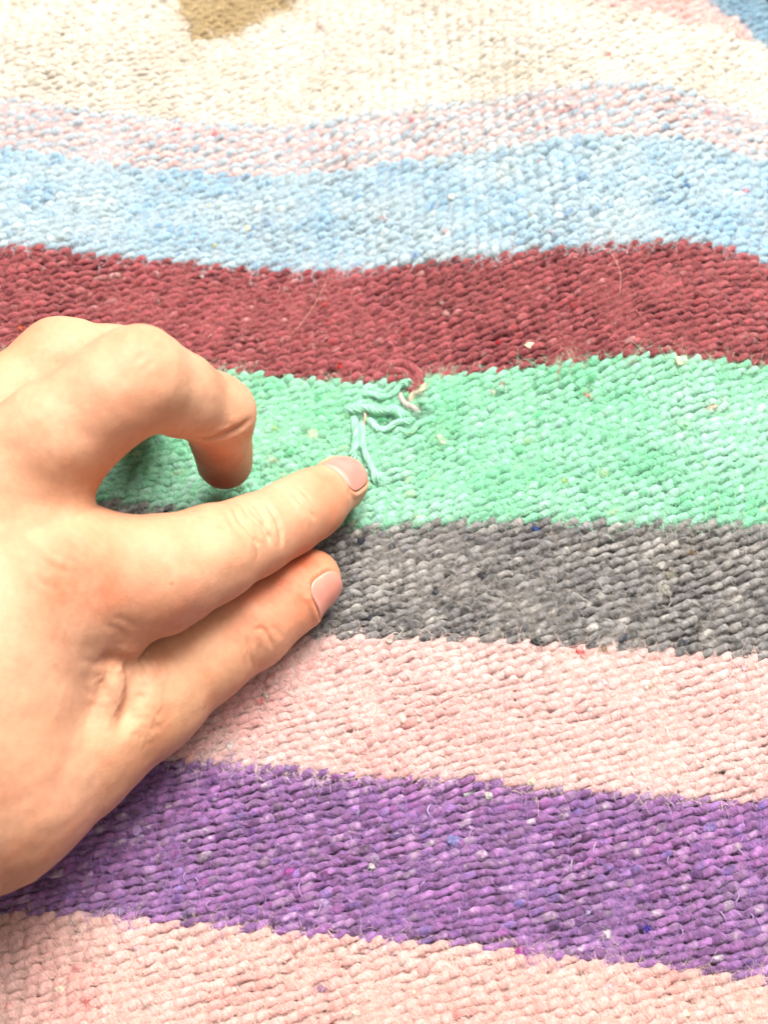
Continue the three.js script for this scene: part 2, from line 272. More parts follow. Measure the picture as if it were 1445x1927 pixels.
function strayFibre(r, at, length, radius) {
  const p = [at.clone()]; let d = new THREE.Vector3(r() - 0.5, 0.15 + 0.35 * r(), r() - 0.5).normalize(); const c = new THREE.Vector3(r() - 0.5, r() - 0.75, r() - 0.5).multiplyScalar(1.5);
  for (let i = 0; i < 4; i++) { p.push(p[i].clone().addScaledVector(d, length / 4)); d.addScaledVector(c, 0.7).normalize(); }
  return tube(p, radius, { n: 7, sides: 3 });
}
looseYarn([[640, 772, 0.4], [662, 772, 1.1], [690, 768, 1.6], [716, 774, 1.7], [742, 772, 1.5], [758, 782, 1.1], [772, 792, 0.3]], 0.88, 'mint', mintSt);
looseYarn([[690, 786, 0.2], [700, 796, 1.0], [714, 808, 1.3], [730, 806, 1.3], [746, 796, 1.4], [766, 793, 1.1], [786, 792, 0.3]], 0.62, 'mint', mintSt);
looseYarn([[756, 806, 0.3], [768, 815, 1.0], [777, 810, 1.2], [786, 799, 1.2], [802, 793, 1.0], [824, 789, 0.3]], 0.6, 'mint', mintSt);
looseYarn([[676, 742, 0.3], [700, 742, 1.1], [722, 747, 1.4], [740, 742, 1.5], [748, 730, 1.8], [758, 721, 2.0], [769, 722, 1.7], [772, 731, 0.9]], 0.66, 'mint', mintSt, { torn: 0.9 });
looseYarn([[753, 738, 0.9], [756, 752, 1.2], [766, 762, 1.2], [778, 768, 0.9], [788, 779, 0]], 0.5, 'grey', mintSt, { tint: rgb(214, 208, 200), mix: 0.85 });
looseYarn([[776, 764, 0.3], [772, 752, 1.1], [778, 742, 1.3], [790, 738, 1.3], [797, 730, 1.0], [806, 722, 0.3]], 0.5, 'salmon', mintSt, { tint: rgb(196, 214, 178), mix: 0.7 });
looseYarn([[664, 782, 0.4], [668, 800, 1.3], [670, 822, 1.7], [668, 844, 1.6], [662, 862, 1.4], [659, 878, 1.0]], 0.72, 'mint', mintSt, { stray: 120, torn: 1.2 });
looseYarn([[680, 790, 0.4], [682, 812, 1.2], [684, 836, 1.7], [690, 860, 1.8], [699, 880, 1.7], [707, 898, 1.5], [718, 910, 0.8], [727, 916, 0.5]], 0.6, 'mint', mintSt, { stray: 110, torn: 1 });
looseYarn([[686, 776, 1.4], [687, 786, 1.7], [685, 796, 1.3], [686, 804, 0.7]], 0.22, 'salmon', mintSt, { tint: rgb(222, 190, 166), mix: 0.8, stray: 4 });
looseYarn([[724, 688, 0.2], [742, 684, 0.6], [760, 684, 0.8], [774, 690, 0.9], [784, 702, 0.9], [782, 718, 0.8], [776, 732, 0.6], [770, 744, 0.1]], 0.8, 'maroon', maroonSt, { tint: rgb(186, 100, 102), mix: 0.4, stray: 90 });
looseYarn([[724, 704, 0.2], [744, 698, 0.6], [764, 704, 0.8], [772, 716, 0.8], [764, 726, 0.5], [750, 724, 0.1]], 0.78, 'maroon', maroonSt, { tint: rgb(186, 100, 102), mix: 0.4, stray: 90 });
looseYarn([[776, 690, 0.6], [790, 706, 1.0], [790, 724, 0.9], [782, 740, 0.2]], 0.6, 'maroon', maroonSt, { stray: 60 });

// ------------------------------------------------------------------ fuzz standing off the wool: past counting
function tuft(seed, count, spread, len, rad) {
  const r = rng(seed), L = [];
  for (let i = 0; i < count; i++) {
    const a = r() * 6.283, q = spread * Math.sqrt(r()), at = new THREE.Vector3(Math.cos(a) * q, -0.35 + 0.3 * r(), Math.sin(a) * q);
    const p = [at]; let d = new THREE.Vector3(r() - 0.5, 0.2 * r(), r() - 0.5).normalize(); const c = new THREE.Vector3(r() - 0.5, -0.35 * r(), r() - 0.5).multiplyScalar(1.9), L1 = len * (0.4 + 0.9 * r());
    for (let k = 0; k < 4; k++) { p.push(p[k].clone().addScaledVector(d, L1 / 4)); d.addScaledVector(c, 0.6).normalize(); }
    const g = tube(p, rad * (0.7 + 0.6 * r()), { n: 6, sides: 3 }); g.deleteAttribute('color'); g.deleteAttribute('uv'); L.push(g);
  }
  return mergeGeometries(L);
}
const TUFTS = [tuft(31, 26, 2.0, 1.9, 0.017), tuft(32, 22, 2.0, 2.8, 0.014)];
const DENS = { cream: 0.5, mixed: 0.5, sky: 0.55, maroon: 0.26, mint: 0.46, grey: 0.28, pink: 0.46, purple: 0.22, salmon: 0.46 };
const FUZZ = { cream: rgb(250, 246, 236), mixed: rgb(228, 214, 216), sky: rgb(208, 226, 234), maroon: rgb(196, 116, 116), mint: rgb(176, 242, 206), grey: rgb(168, 162, 156), pink: rgb(250, 222, 214), purple: rgb(172, 132, 196), salmon: rgb(248, 216, 204) };
for (let s = 0; s < 9; s++) {
  const r = rng(800 + s), kind = KINDS[s];
  for (let t = 0; t < 2; t++) {
    let area = 0; for (let i = 0; i < 40; i++) { const x = lerp(X0, X1, i / 39); area += (edgeAt(EDGES[s + 1], x) - edgeAt(EDGES[s], x)) * (X1 - X0) / 40; }
    const n = Math.round(area * DENS[kind] * 0.5), im = new THREE.InstancedMesh(TUFTS[t], fuzzMat, n), M = new THREE.Matrix4(), q = new THREE.Quaternion(), q2 = new THREE.Quaternion(), c = new THREE.Color();
    for (let i = 0; i < n; i++) {
      let x, z; for (let tries = 0; tries < 8; tries++) { x = lerp(X0, X1, r()); z = lerp(edgeAt(EDGES[s], x), edgeAt(EDGES[s + 1], x), r()); if (r() < 0.22 + 1.1 * clamp(noise(x / 7, z / 6, 51.5) + 0.6 * noise(x / 2.5, z / 5, 14.5), 0, 1)) break; }
      const f = frame(x, z), lift = 0.9;
      q.setFromUnitVectors(new THREE.Vector3(0, 1, 0), new THREE.Vector3(...f.n)); q2.setFromAxisAngle(new THREE.Vector3(0, 1, 0), r() * 6.283); q.multiply(q2);
      const k = 0.6 + 0.8 * r();
      M.compose(new THREE.Vector3((x + f.n[0] * lift) * MM, (f.y + f.n[1] * lift) * MM, (z + f.n[2] * lift) * MM), q, new THREE.Vector3(k, k, k)); im.setMatrixAt(i, M);
      let col = FUZZ[kind]; if (s === 0) { if (inside(tanPoly, x, z)) col = rgb(214, 190, 146); else if (inside(pinkPoly, x, z)) col = rgb(248, 214, 206); else if (inside(bluePoly, x, z)) col = rgb(160, 194, 214); }
      const w = 0.85 + 0.25 * r(); im.setColorAt(i, c.setRGB(Math.min(1, col[0] * w), Math.min(1, col[1] * w), Math.min(1, col[2] * w)));
    }
    im.name = 'fuzz'; im.userData.kind = 'stuff'; im.castShadow = im.receiveShadow = true; stripes[s].add(im);
  }
}

// ------------------------------------------------------------------ lint pills, flecks, stray strands caught in the weave
function stripeAt(p) { for (let s = 0; s < 9; s++) if (p.z < edgeAt(EDGES[s + 1], p.x)) return s; return 8; }
function blob(seed, rx, ry, rz) {
  const g = new THREE.SphereGeometry(1, 16, 11), p = g.attributes.position, uv = [], v = new THREE.Vector3();
  for (let i = 0; i < p.count; i++) { v.fromBufferAttribute(p, i); const k = 1 + 0.42 * noise(v.x * 1.6 + seed, v.y * 1.6, v.z * 1.6) + 0.24 * noise(v.x * 4 + seed, v.y * 4, v.z * 4); p.setXYZ(i, v.x * rx * k, v.y * ry * k, v.z * rz * k); uv.push(v.x * 0.4, v.z * 0.4 + v.y * 0.3); }
  g.deleteAttribute('normal'); g.setAttribute('uv', new THREE.Float32BufferAttribute(uv, 2)); g.computeVertexNormals(); return g.toNonIndexed ? g : g;
}
let pillSeed = 40;
function pill(px, py, r, colour, o = {}) {
  const p = onCloth(px, py, 0.85), s = o.stripe ?? stripeAt(p), rr = rng(pillSeed++), parts = [];
  const body = blob(pillSeed * 3.7, r * 0.85 * (o.long ?? 1.15), r * 0.42, r * 0.8); body.rotateY(o.turn ?? (rr() - 0.5)); body.translate(p.x, p.y, p.z); body.scale(MM, MM, MM);
  const b2 = body.index ? body.toNonIndexed() : body; b2.setAttribute('color', new THREE.Float32BufferAttribute(new Float32Array(b2.attributes.position.count * 3).fill(1), 3)); parts.push(b2);
  for (let i = 0; i < (o.fibres ?? 22); i++) { const a = rr() * 6.28; parts.push(strayFibre(rr, new THREE.Vector3(p.x + Math.cos(a) * r * 0.8, p.y + 0.15, p.z + Math.sin(a) * r * 0.7), r * (1.2 + 2 * rr()), 0.024).toNonIndexed()); }
  const g = mergeGeometries(parts), c = g.attributes.color, q = g.attributes.position;
  for (let i = 0; i < c.count; i++) { const k = 1 + 0.22 * noise(q.getX(i) * 2400, q.getY(i) * 2400, q.getZ(i) * 2400); c.setXYZ(i, colour[0] * k, colour[1] * k, colour[2] * k); }
  const m = addPart(g, lintMat, 'lint_pill', stripes[s]); return m;
}
for (const [x, y, r, c, o] of [
  [600, 52, 0.85, rgb(170, 120, 118)], [1145, 103, 0.7, rgb(214, 128, 122)], [288, 162, 0.5, rgb(70, 100, 170)], [333, 243, 0.8, rgb(226, 96, 104)], [405, 252, 0.75, rgb(240, 150, 152)],
  [777, 228, 0.75, rgb(232, 110, 116)], [833, 238, 0.9, rgb(160, 142, 140)], [1262, 190, 1.0, rgb(152, 136, 120)], [1000, 182, 0.9, rgb(190, 176, 176)], [1057, 208, 0.8, rgb(238, 140, 146)], [1080, 210, 0.7, rgb(110, 170, 220)], [1330, 212, 0.7, rgb(236, 150, 156)],
  [721, 412, 0.9, rgb(206, 168, 162)], [840, 437, 0.9, rgb(206, 182, 180)], [1043, 438, 1.2, rgb(206, 190, 196)], [1013, 302, 0.6, rgb(216, 160, 140)], [1402, 360, 0.7, rgb(214, 130, 150)], [1240, 378, 0.9, rgb(74, 128, 176)], [850, 370, 1.5, rgb(206, 216, 208)], [1100, 288, 1.1, rgb(200, 200, 204)], [1290, 350, 0.9, rgb(96, 140, 180)],
  [404, 462, 0.9, rgb(206, 214, 190)], [570, 466, 0.7, rgb(100, 140, 210)], [465, 430, 1.0, rgb(226, 228, 200)], [443, 366, 0.7, rgb(60, 130, 170)], [144, 395, 0.9, rgb(120, 136, 150)], [97, 312, 0.8, rgb(110, 150, 200)],
  [1000, 651, 1.05, rgb(236, 216, 190), { long: 1.7, turn: -0.1, fibres: 2 }], [937, 645, 0.5, rgb(206, 40, 50)], [1080, 576, 0.8, rgb(196, 40, 36)], [640, 690, 0.6, rgb(210, 60, 50)], [738, 692, 0.6, rgb(232, 214, 206)], [40, 618, 0.6, rgb(226, 110, 70)], [298, 566, 0.6, rgb(236, 208, 204)], [380, 520, 0.5, rgb(230, 210, 206)],
  [945, 724, 0.7, rgb(196, 160, 138)], [925, 738, 0.9, rgb(190, 196, 172)], [1105, 745, 0.85, rgb(208, 170, 150)], [1358, 754, 0.55, rgb(214, 150, 132)], [1340, 768, 1.0, rgb(204, 186, 164), { long: 1.7, turn: 0.5 }], [1280, 680, 1.7, rgb(208, 222, 186), { fibres: 26 }], [1060, 905, 0.6, rgb(180, 214, 140)],
  [590, 818, 1.5, rgb(186, 226, 180), { fibres: 26 }], [516, 806, 0.9, rgb(180, 228, 150)], [512, 866, 1.0, rgb(190, 200, 170)], [700, 776, 0.6, rgb(206, 190, 160)], [830, 828, 1.6, rgb(182, 230, 184), { fibres: 30 }], [1285, 798, 1.8, rgb(160, 232, 180), { fibres: 30 }], [660, 982, 1.4, rgb(150, 170, 140), { fibres: 24 }], [790, 975, 1.0, rgb(206, 220, 180)],
  [690, 772, 0.9, rgb(150, 226, 184), { fibres: 46 }], [720, 790, 0.8, rgb(120, 212, 160), { fibres: 46 }], [748, 784, 0.8, rgb(150, 226, 184), { fibres: 46 }], [664, 776, 0.9, rgb(140, 224, 178), { fibres: 40 }], [765, 800, 0.8, rgb(140, 224, 178), { fibres: 46 }], [730, 746, 0.7, rgb(160, 228, 190), { fibres: 40 }], [792, 742, 0.7, rgb(200, 206, 180), { fibres: 40 }],
  [768, 688, 1.1, rgb(176, 92, 98), { fibres: 46, stripe: 3 }], [756, 710, 1.1, rgb(186, 100, 104), { fibres: 46, stripe: 3 }], [782, 706, 1.0, rgb(166, 84, 90), { fibres: 46, stripe: 3 }], [740, 698, 0.9, rgb(186, 100, 104), { fibres: 40, stripe: 3 }], [778, 736, 0.8, rgb(160, 80, 86), { fibres: 40, stripe: 3 }],
  [1296, 1036, 0.9, rgb(120, 92, 56), { long: 1.4, turn: -1 }], [1007, 996, 0.7, rgb(64, 84, 150)], [906, 1083, 1.0, rgb(54, 52, 60)], [1100, 1330, 0.4, rgb(190, 180, 190)], [700, 1165, 1.0, rgb(58, 58, 66)], [680, 1018, 1.0, rgb(54, 58, 70)], [1010, 1209, 1.0, rgb(50, 50, 52), { long: 1.7, turn: 0, stripe: 5 }], [1240, 1064, 1.3, rgb(176, 172, 166)], [1250, 1110, 1.6, rgb(160, 156, 148), { fibres: 30 }], [820, 1115, 0.8, rgb(60, 62, 74)],
  [1091, 1226, 0.8, rgb(222, 96, 100)], [1137, 1222, 0.6, rgb(150, 116, 84)], [585, 1325, 0.8, rgb(236, 130, 96), { long: 0.7 }], [490, 1318, 0.6, rgb(232, 120, 112)], [1360, 1454, 0.4, rgb(96, 80, 76)], [975, 1402, 0.4, rgb(176, 140, 170)], [1225, 1290, 0.6, rgb(226, 206, 180)],
  [605, 1861, 0.9, rgb(170, 130, 160)], [1215, 1745, 0.75, rgb(52, 40, 168), { long: 1.5, turn: -0.7 }], [147, 1755, 0.6, rgb(150, 130, 130)], [165, 1885, 0.6, rgb(220, 96, 96)], [545, 1640, 1.0, rgb(170, 80, 160)], [980, 1790, 0.9, rgb(190, 80, 170), { stripe: 7 }], [855, 1582, 1.3, rgb(140, 136, 194)], [920, 1497, 0.9, rgb(226, 220, 214)], [880, 1496, 0.7, rgb(214, 224, 214)], [1140, 1758, 0.9, rgb(232, 222, 226)], [700, 1630, 0.6, rgb(232, 222, 226)],
]) pill(x, y, r, c, o);
{ // unremarkable pills of the stripe's own wool
  const r = rng(61);
  for (let i = 0; i < 120; i++) {
    const px = 20 + 1400 * r(), py = 10 + 1900 * r(), p = onCloth(px, py), s = stripeAt(p);
    if (s === 0 && r() < 0.5) continue;
    const c = mix3(FUZZ[KINDS[s]], rgb(206, 204, 200), 0.35 * r()); pill(px, py, 0.5 + 0.8 * r() * r(), c.map((v) => v * (0.82 + 0.2 * r())), { fibres: 12 + Math.floor(10 * r()) });
  }
}
{ // short strands sticking out across the rows
  const r = rng(99);
  for (let i = 0; i < 95; i++) {
    const s = [2, 3, 4, 5, 7, 7, 7, 7, 7, 6][Math.floor(r() * 10)], x = lerp(-85, 95, r()), z = lerp(edgeAt(EDGES[s], x), edgeAt(EDGES[s + 1], x), 0.05 + 0.9 * r());
    const L = 1.4 + 2.2 * r(), lean = (r() - 0.5) * 1.2, pts = [];
    for (let k = 0; k < 5; k++) { const t = k / 4, xx = x + lean * t * L * 0.5 + 0.4 * Math.sin(t * 5 + i), zz = z + (t - 0.5) * L, f = rumple(xx, zz); pts.push(new THREE.Vector3(xx, f + 0.7 + 0.75 * Math.sin(Math.PI * t), zz)); }
    const c = mix3(FUZZ[KINDS[s]], rgb(226, 210, 222), s === 7 ? 0.45 * r() : 0.3 * r());
    addPart(tube(pts, taper(0.06 + 0.1 * r(), 0.3), { lump: 0.3, ply: 0.2, sides: 6, n: 14, seed: i, colour: c }), looseMat, 'stray_strand', stripes[s]);
  }
}

// ------------------------------------------------------------------ loose hairs lying on the cloth
let hairCount = 0;
function hair(pts, colour, label, radius = 0.045) {
  const P = pts.map(([a, b], i) => onCloth(a, b, 1.55 + 0.25 * Math.sin(i * 2.1)));
  const m = addPart(tube(P, taper(radius, 0.2), { n: pts.length * 8, sides: 5, colour }), new THREE.MeshStandardMaterial({ vertexColors: true, roughness: 0.45 }), hairCount ? 'loose_hair_' + String(hairCount).padStart(3, '0') : 'loose_hair', scene);
  hairCount++; m.userData = { label, category: 'hair' };
}
hair([[611, 1228], [630, 1240], [648, 1245], [664, 1243], [676, 1240]], rgb(50, 38, 34), 'short dark curled hair on pale pink stripe just below grey stripe', 0.05);
hair([[654, 1210], [660, 1220], [668, 1228], [676, 1237]], rgb(70, 56, 50), 'tiny dark hair crossing from grey stripe onto pale pink', 0.04);
hair([[478, 1272], [505, 1290], [535, 1303], [565, 1312], [585, 1316]], rgb(80, 62, 54), 'fine brown hair running out from under the thumb', 0.04);
hair([[900, 222], [907, 244], [906, 268], [900, 290], [897, 300]], rgb(90, 80, 76), 'thin dark hair crossing the pin-striped band into sky blue', 0.04);
hair([[978, 345], [996, 333], [1020, 325], [1040, 322]], rgb(70, 70, 76), 'short dark straight hair on sky blue stripe', 0.05);
hair([[1208, 118], [1236, 121], [1266, 134], [1290, 156], [1312, 165], [1330, 150], [1337, 130], [1326, 118], [1302, 103], [1296, 80], [1290, 50]], rgb(176, 150, 116), 'long looped light brown hair on cream stripe below pink figure', 0.04);
hair([[538, 642], [566, 610], [596, 566], [614, 530], [622, 506]], rgb(216, 176, 150), 'long pale hair lying slantwise across maroon stripe', 0.04);
hair([[1140, 460], [1154, 484], [1166, 510], [1166, 545], [1162, 562]], rgb(226, 180, 160), 'pale curved hair at upper edge of maroon stripe', 0.04);
hair([[1220, 843], [1236, 850], [1258, 856], [1276, 860]], rgb(50, 96, 76), 'short dark green fibre on mint stripe', 0.045);
hair([[734, 1196], [744, 1190], [752, 1192], [758, 1186], [752, 1180]], rgb(236, 232, 226), 'tiny white curled fibre on grey stripe', 0.06);

// ------------------------------------------------------------------ the hand
const J = (px, py, h, r) => ({ p: atHeight(px, py, h), r });
const FINGERS = {
  index: [J(112, 1092, 36, 12.2), J(300, 1083, 32.5, 10.6), J(400, 1040, 28, 8.9), J(478, 1008, 23, 7.8), J(540, 976, 17.5, 7.0), J(588, 948, 13, 6.7), J(640, 912, 7.8, 6.0)],
  middle: [J(-60, 949, 42, 12.5), J(110, 822, 49, 10.0), J(210, 745, 52, 9.0), J(262, 712, 51.5, 9.0), J(330, 738, 44, 7.6), J(408, 775, 33, 7.1), J(424, 868, 10.5, 6.1)],
  ring: [J(-130, 900, 36, 12), J(20, 770, 36, 9.4), J(118, 684, 36, 8.7), J(220, 686, 30, 7.3), J(288, 694, 24, 6.8), J(262, 756, 9, 5.8)],
  little: [J(-230, 880, 30, 11), J(-115, 722, 30, 7.8), J(-30, 760, 20, 6.6), J(20, 830, 8.5, 5.6)],
  thumb: [J(-20, 1462, 24, 20), J(120, 1400, 18.5, 15), J(270, 1312, 14.5, 11.4), J(380, 1232, 12, 9.4), J(470, 1172, 10.6, 8.8), J(535, 1128, 9, 7.4), J(586, 1093, 8, 6.4)],
};
const PALM = [ // capsules of the back of the hand, the heel, the web and the wrist
  [J(-330, 1500, 38, 26), J(112, 1092, 38, 12)], [J(-340, 1400, 40, 24), J(-60, 949, 41, 12.5)], [J(-350, 1300, 38, 22), J(-130, 900, 37, 12)], [J(-360, 1250, 34, 18), J(-230, 880, 30, 11)],
  [J(-330, 1500, 36, 26), J(-20, 1462, 25, 20)], [J(-150, 1400, 32, 22), J(70, 1225, 30, 12)], [J(-330, 1520, 36, 27), J(-560, 1900, 40, 27)],
  [J(112, 1092, 36, 11), J(-60, 949, 38, 11)], [J(-60, 949, 36, 11), J(-130, 900, 34, 10)],
];
const WEB = [[J(120, 1180, 31, 10), J(214, 1209, 30, 4.8)], [J(95, 1262, 30, 12), J(187, 1284, 27, 7)], [J(60, 1330, 28, 15), J(128, 1350, 24, 10)]];
const cap = (a, b) => { const ax = a.p.x, ay = a.p.y, az = a.p.z, bx = b.p.x - ax, by = b.p.y - ay, bz = b.p.z - az; return { ax, ay, az, bx, by, bz, il: 1 / Math.max(1e-6, bx * bx + by * by + bz * bz), r0: a.r, dr: b.r - a.r }; };
const capD = (c, x, y, z) => { x -= c.ax; y -= c.ay; z -= c.az; let t = (x * c.bx + y * c.by + z * c.bz) * c.il; t = t < 0 ? 0 : t > 1 ? 1 : t; const dx = x - c.bx * t, dy = y - c.by * t, dz = z - c.bz * t; return Math.sqrt(dx * dx + dy * dy + dz * dz) - c.r0 - c.dr * t; };
const smin = (a, b, k) => { const h = k - Math.abs(a - b); return h > 0 ? Math.min(a, b) - h * h / (4 * k) : Math.min(a, b); };
const palmC = PALM.map(([a, b]) => cap(a, b)), webC = WEB.map(([a, b]) => cap(a, b));
const fingerC = Object.values(FINGERS).map((f) => f.slice(1).map((q, i) => cap(f[i], q)));
const FK = [6, 8, 7, 7, 2.5];
function handD(x, y, z) {
  let palm = 1e9; for (const c of palmC) palm = smin(palm, capD(c, x, y, z), 10);
  for (const c of webC) palm = smin(palm, capD(c, x, y, z), 2);
  let d = palm;
  for (let f = 0; f < fingerC.length; f++) { let q = 1e9; for (const c of fingerC[f]) q = smin(q, capD(c, x, y, z), 3.2); d = Math.min(d, smin(palm, q, FK[f])); }
  return d;
}
function grad(x, y, z, out) { const e = 0.35; out[0] = handD(x + e, y, z) - handD(x - e, y, z); out[1] = handD(x, y + e, z) - handD(x, y - e, z); out[2] = handD(x, y, z + e) - handD(x, y, z - e); const l = 1 / (Math.hypot(...out) || 1); out[0] *= l; out[1] *= l; out[2] *= l; return out; }
function onHand(px, py) { const d = ray(px, py), p = EYE.clone(); let t = 60; for (let i = 0; i < 160; i++) { p.copy(EYE).addScaledVector(d, t); const q = handD(p.x, p.y, p.z); if (q < 0.01) return p; t += q * 0.8; if (t > 400) break; } return null; }
// skin creases traced on the surface: pixels, depth, width
const CREASES = [
  [[[250, 1226], [244, 1256], [250, 1292], [240, 1340], [212, 1396]], 1.3, 1.9], [[[246, 1238], [218, 1240], [186, 1230]], 0.7, 1.2], [[[214, 1262], [196, 1290], [204, 1318]], 0.25, 1.0],
  [[[436, 946], [449, 973], [466, 993], [482, 1017], [491, 1030]], 0.48, 0.55], [[[452, 940], [467, 964], [489, 984], [504, 1006], [509, 1032]], 0.57, 0.55], [[[494, 940], [512, 960], [524, 982], [529, 1008], [528, 1035]], 0.46, 0.52],
  [[[470, 940], [489, 962], [498, 980], [503, 996]], 0.39, 0.5], [[[425, 960], [440, 990], [460, 1015], [470, 1040]], 0.18, 0.55], [[[478, 1008], [486, 1030], [488, 1052]], 0.18, 0.5], [[[542, 918], [564, 940], [582, 964], [596, 980]], 0.34, 0.52], [[[556, 912], [574, 930], [590, 950]], 0.14, 0.5], [[[530, 924], [548, 944], [560, 966]], 0.11, 0.5],
  [[[366, 824], [388, 828], [412, 823], [447, 807], [478, 782]], 0.75, 0.75], [[[372, 838], [400, 836], [430, 828]], 0.18, 0.55], [[[452, 812], [462, 830], [464, 850]], 0.11, 0.5],
  [[[464, 1196], [469, 1231], [478, 1266]], 0.3, 0.5], [[[474, 1188], [492, 1183], [506, 1200], [514, 1228]], 0.26, 0.5], [[[488, 1206], [487, 1234], [482, 1262]], 0.25, 0.55], [[[505, 1178], [524, 1188], [530, 1206]], 0.14, 0.55], [[[452, 1200], [456, 1232], [464, 1262]], 0.11, 0.55],
  [[[192, 1172], [222, 1184], [243, 1202]], 0.08, 0.6], [[[205, 1160], [238, 1168], [262, 1186]], 0.08, 0.6], [[[150, 1286], [172, 1306], [200, 1312]], 0.08, 0.7], [[[150, 1240], [178, 1248], [204, 1242]], 0.1, 0.7],
  [[[60, 1075], [80, 1096], [112, 1110]], 0.12, 0.6], [[[80, 1050], [110, 1070], [140, 1080]], 0.1, 0.6], [[[96, 1036], [126, 1052], [150, 1058]], 0.08, 0.5], [[[250, 690], [262, 674], [280, 664]], 0.1, 0.5], [[[232, 668], [250, 654], [270, 650]], 0.08, 0.5], [[[262, 706], [276, 690], [292, 680]], 0.08, 0.5],
].map(([l, depth, w]) => ({ pts: l.map(([a, b]) => onHand(a, b)).filter(Boolean), depth, w })).filter((c) => c.pts.length > 1);
for (const c of CREASES) { c.lo = c.pts[0].clone(); c.hi = c.pts[0].clone(); for (const p of c.pts) { c.lo.min(p); c.hi.max(p); } c.lo.subScalar(9); c.hi.addScalar(9); const k = new THREE.CatmullRomCurve3(c.pts); c.pts = k.getPoints(c.pts.length * 4); }
function creaseAt(x, y, z) {
  let d = 0;
  for (const c of CREASES) {
    if (x < c.lo.x || y < c.lo.y || z < c.lo.z || x > c.hi.x || y > c.hi.y || z > c.hi.z) continue;
    let best = 1e9, bt = 0; const n = c.pts.length;
    for (let i = 0; i < n - 1; i++) { const a = c.pts[i], b = c.pts[i + 1], bx = b.x - a.x, by = b.y - a.y, bz = b.z - a.z; const t = clamp(((x - a.x) * bx + (y - a.y) * by + (z - a.z) * bz) / (bx * bx + by * by + bz * bz + 1e-9), 0, 1); const q = (x - a.x - bx * t) ** 2 + (y - a.y - by * t) ** 2 + (z - a.z - bz * t) ** 2; if (q < best) { best = q; bt = (i + t) / (n - 1); } }
    best = Math.sqrt(best); const e = sm(clamp(Math.min(bt, 1 - bt) / 0.25, 0.05, 1)), w = c.w * (1 + 0.25 * noise(x, y, z));
    d += e * c.depth * (-Math.exp(-((best / w) ** 2)) + 0.3 * Math.exp(-(((best - 2.1 * w) / (1.3 * w)) ** 2)));
  }
  return d;
}
// nails: a frame on the last bone of a finger
function nailFrame(f, towards, from, to, half) {
  const a = f[f.length - 2].p, b = f[f.length - 1].p, ax = b.clone().sub(a).normalize(), n = towards.clone().addScaledVector(ax, -towards.dot(ax)).normalize(), l = new THREE.Vector3().crossVectors(ax, n);
  return { o: b, ax, n, l, from, to, half };
}
const V = (x, y, z) => new THREE.Vector3(x, y, z);
const NAILS = [nailFrame(FINGERS.index, V(-0.05, 1, 0.12), -5.0, 4.6, 0.92), nailFrame(FINGERS.thumb, V(0.45, 0.5, 0.9), -4.2, 4.6, 0.82)];
const nailWidth = (t) => Math.pow(Math.max(0, 1 - Math.pow(Math.abs(2 * t - 1), 3.2)), 1 / 2.4);    // outline across, 0..1 along
function nailCoord(N, x, y, z) { const v = V(x, y, z).sub(N.o), s = v.dot(N.ax), u = v.dot(N.l), w = v.dot(N.n); return { t: (s - N.from) / (N.to - N.from), phi: Math.atan2(u, w), rad: Math.hypot(u, w) }; }
function nailRelief(x, y, z) {
  let d = 0;
  for (const N of NAILS) {
    if ((x - N.o.x) ** 2 + (y - N.o.y) ** 2 + (z - N.o.z) ** 2 > 180) continue;
    const q = nailCoord(N, x, y, z); if (Math.abs(q.phi) > 1.7 || q.t < -0.4 || q.t > 1.35) continue;
    const len = N.to - N.from, w = N.half * nailWidth(clamp(q.t, 0.02, 0.98));
    const side = (Math.abs(q.phi) - w) * 5.8, end = q.t < 0.1 ? (0.02 - q.t) * len : -9, out = Math.max(side, end);   // mm outside the outline
    const proximal = smooth(1.02, 0.7, q.t);
    if (q.t < 1.1) d += proximal * (0.42 * Math.exp(-(((out - 0.75) / 0.7) ** 2)) - 0.25 * smooth(0.25, -0.5, out));
    else d += 0;
  }
  return d;
}
const handMat = new THREE.MeshPhysicalMaterial({ color: 0xffffff, vertexColors: true, roughness: 0.52, specularIntensity: 0.6, sheen: 0.25, sheenColor: new THREE.Color(1, 0.75, 0.6), sheenRoughness: 0.6 });
{ // fine skin relief: small uneven cells and pores
  const r = rng(7), K = 56, pt = []; for (let i = 0; i < K * K; i++) pt.push([r(), r()]);
  const n1 = tileNoise(71, 90, 90), n2 = tileNoise(72, 30, 30);
  handMat.bumpMap = dataTex(512, 512, (x, y) => {
    const u = x / 512 * K, v = y / 512 * K, i = Math.floor(u), j = Math.floor(v); let d1 = 9, d2 = 9;
    for (let a = -1; a <= 1; a++) for (let b = -1; b <= 1; b++) { const q = pt[((j + b + K) % K) * K + (i + a + K) % K], d = Math.hypot(i + a + q[0] - u, j + b + q[1] - v); if (d < d1) { d2 = d1; d1 = d; } else if (d < d2) d2 = d; }
    return 0.55 * clamp((d2 - d1) * 2.2, 0, 1) + 0.25 * n1(x / 512, y / 512) + 0.2 * n2(x / 512, y / 512);
  });
  handMat.bumpScale = 0.00006;
}
const RED = [[155, 1082, 8, 0.4], [190, 1048, 7, 0.2], [100, 1110, 7, 0.25], [250, 640, 8, 0.25], [640, 960, 7, 0.25], [585, 1060, 9, 0.55], [540, 1105, 10, 0.4], [425, 915, 9, 0.8], [420, 860, 8, 0.5], [610, 905, 5, 0.3], [330, 1160, 9, 0.2], [60, 1010, 10, 0.15], [480, 1150, 9, 0.3], [110, 620, 7, 0.15]].map(([a, b, r, k]) => ({ p: onHand(a, b), r, k })).filter((q) => q.p);
const MOLES = [[323, 1098], [385, 1331]].map(([a, b]) => onHand(a, b)).filter(Boolean);
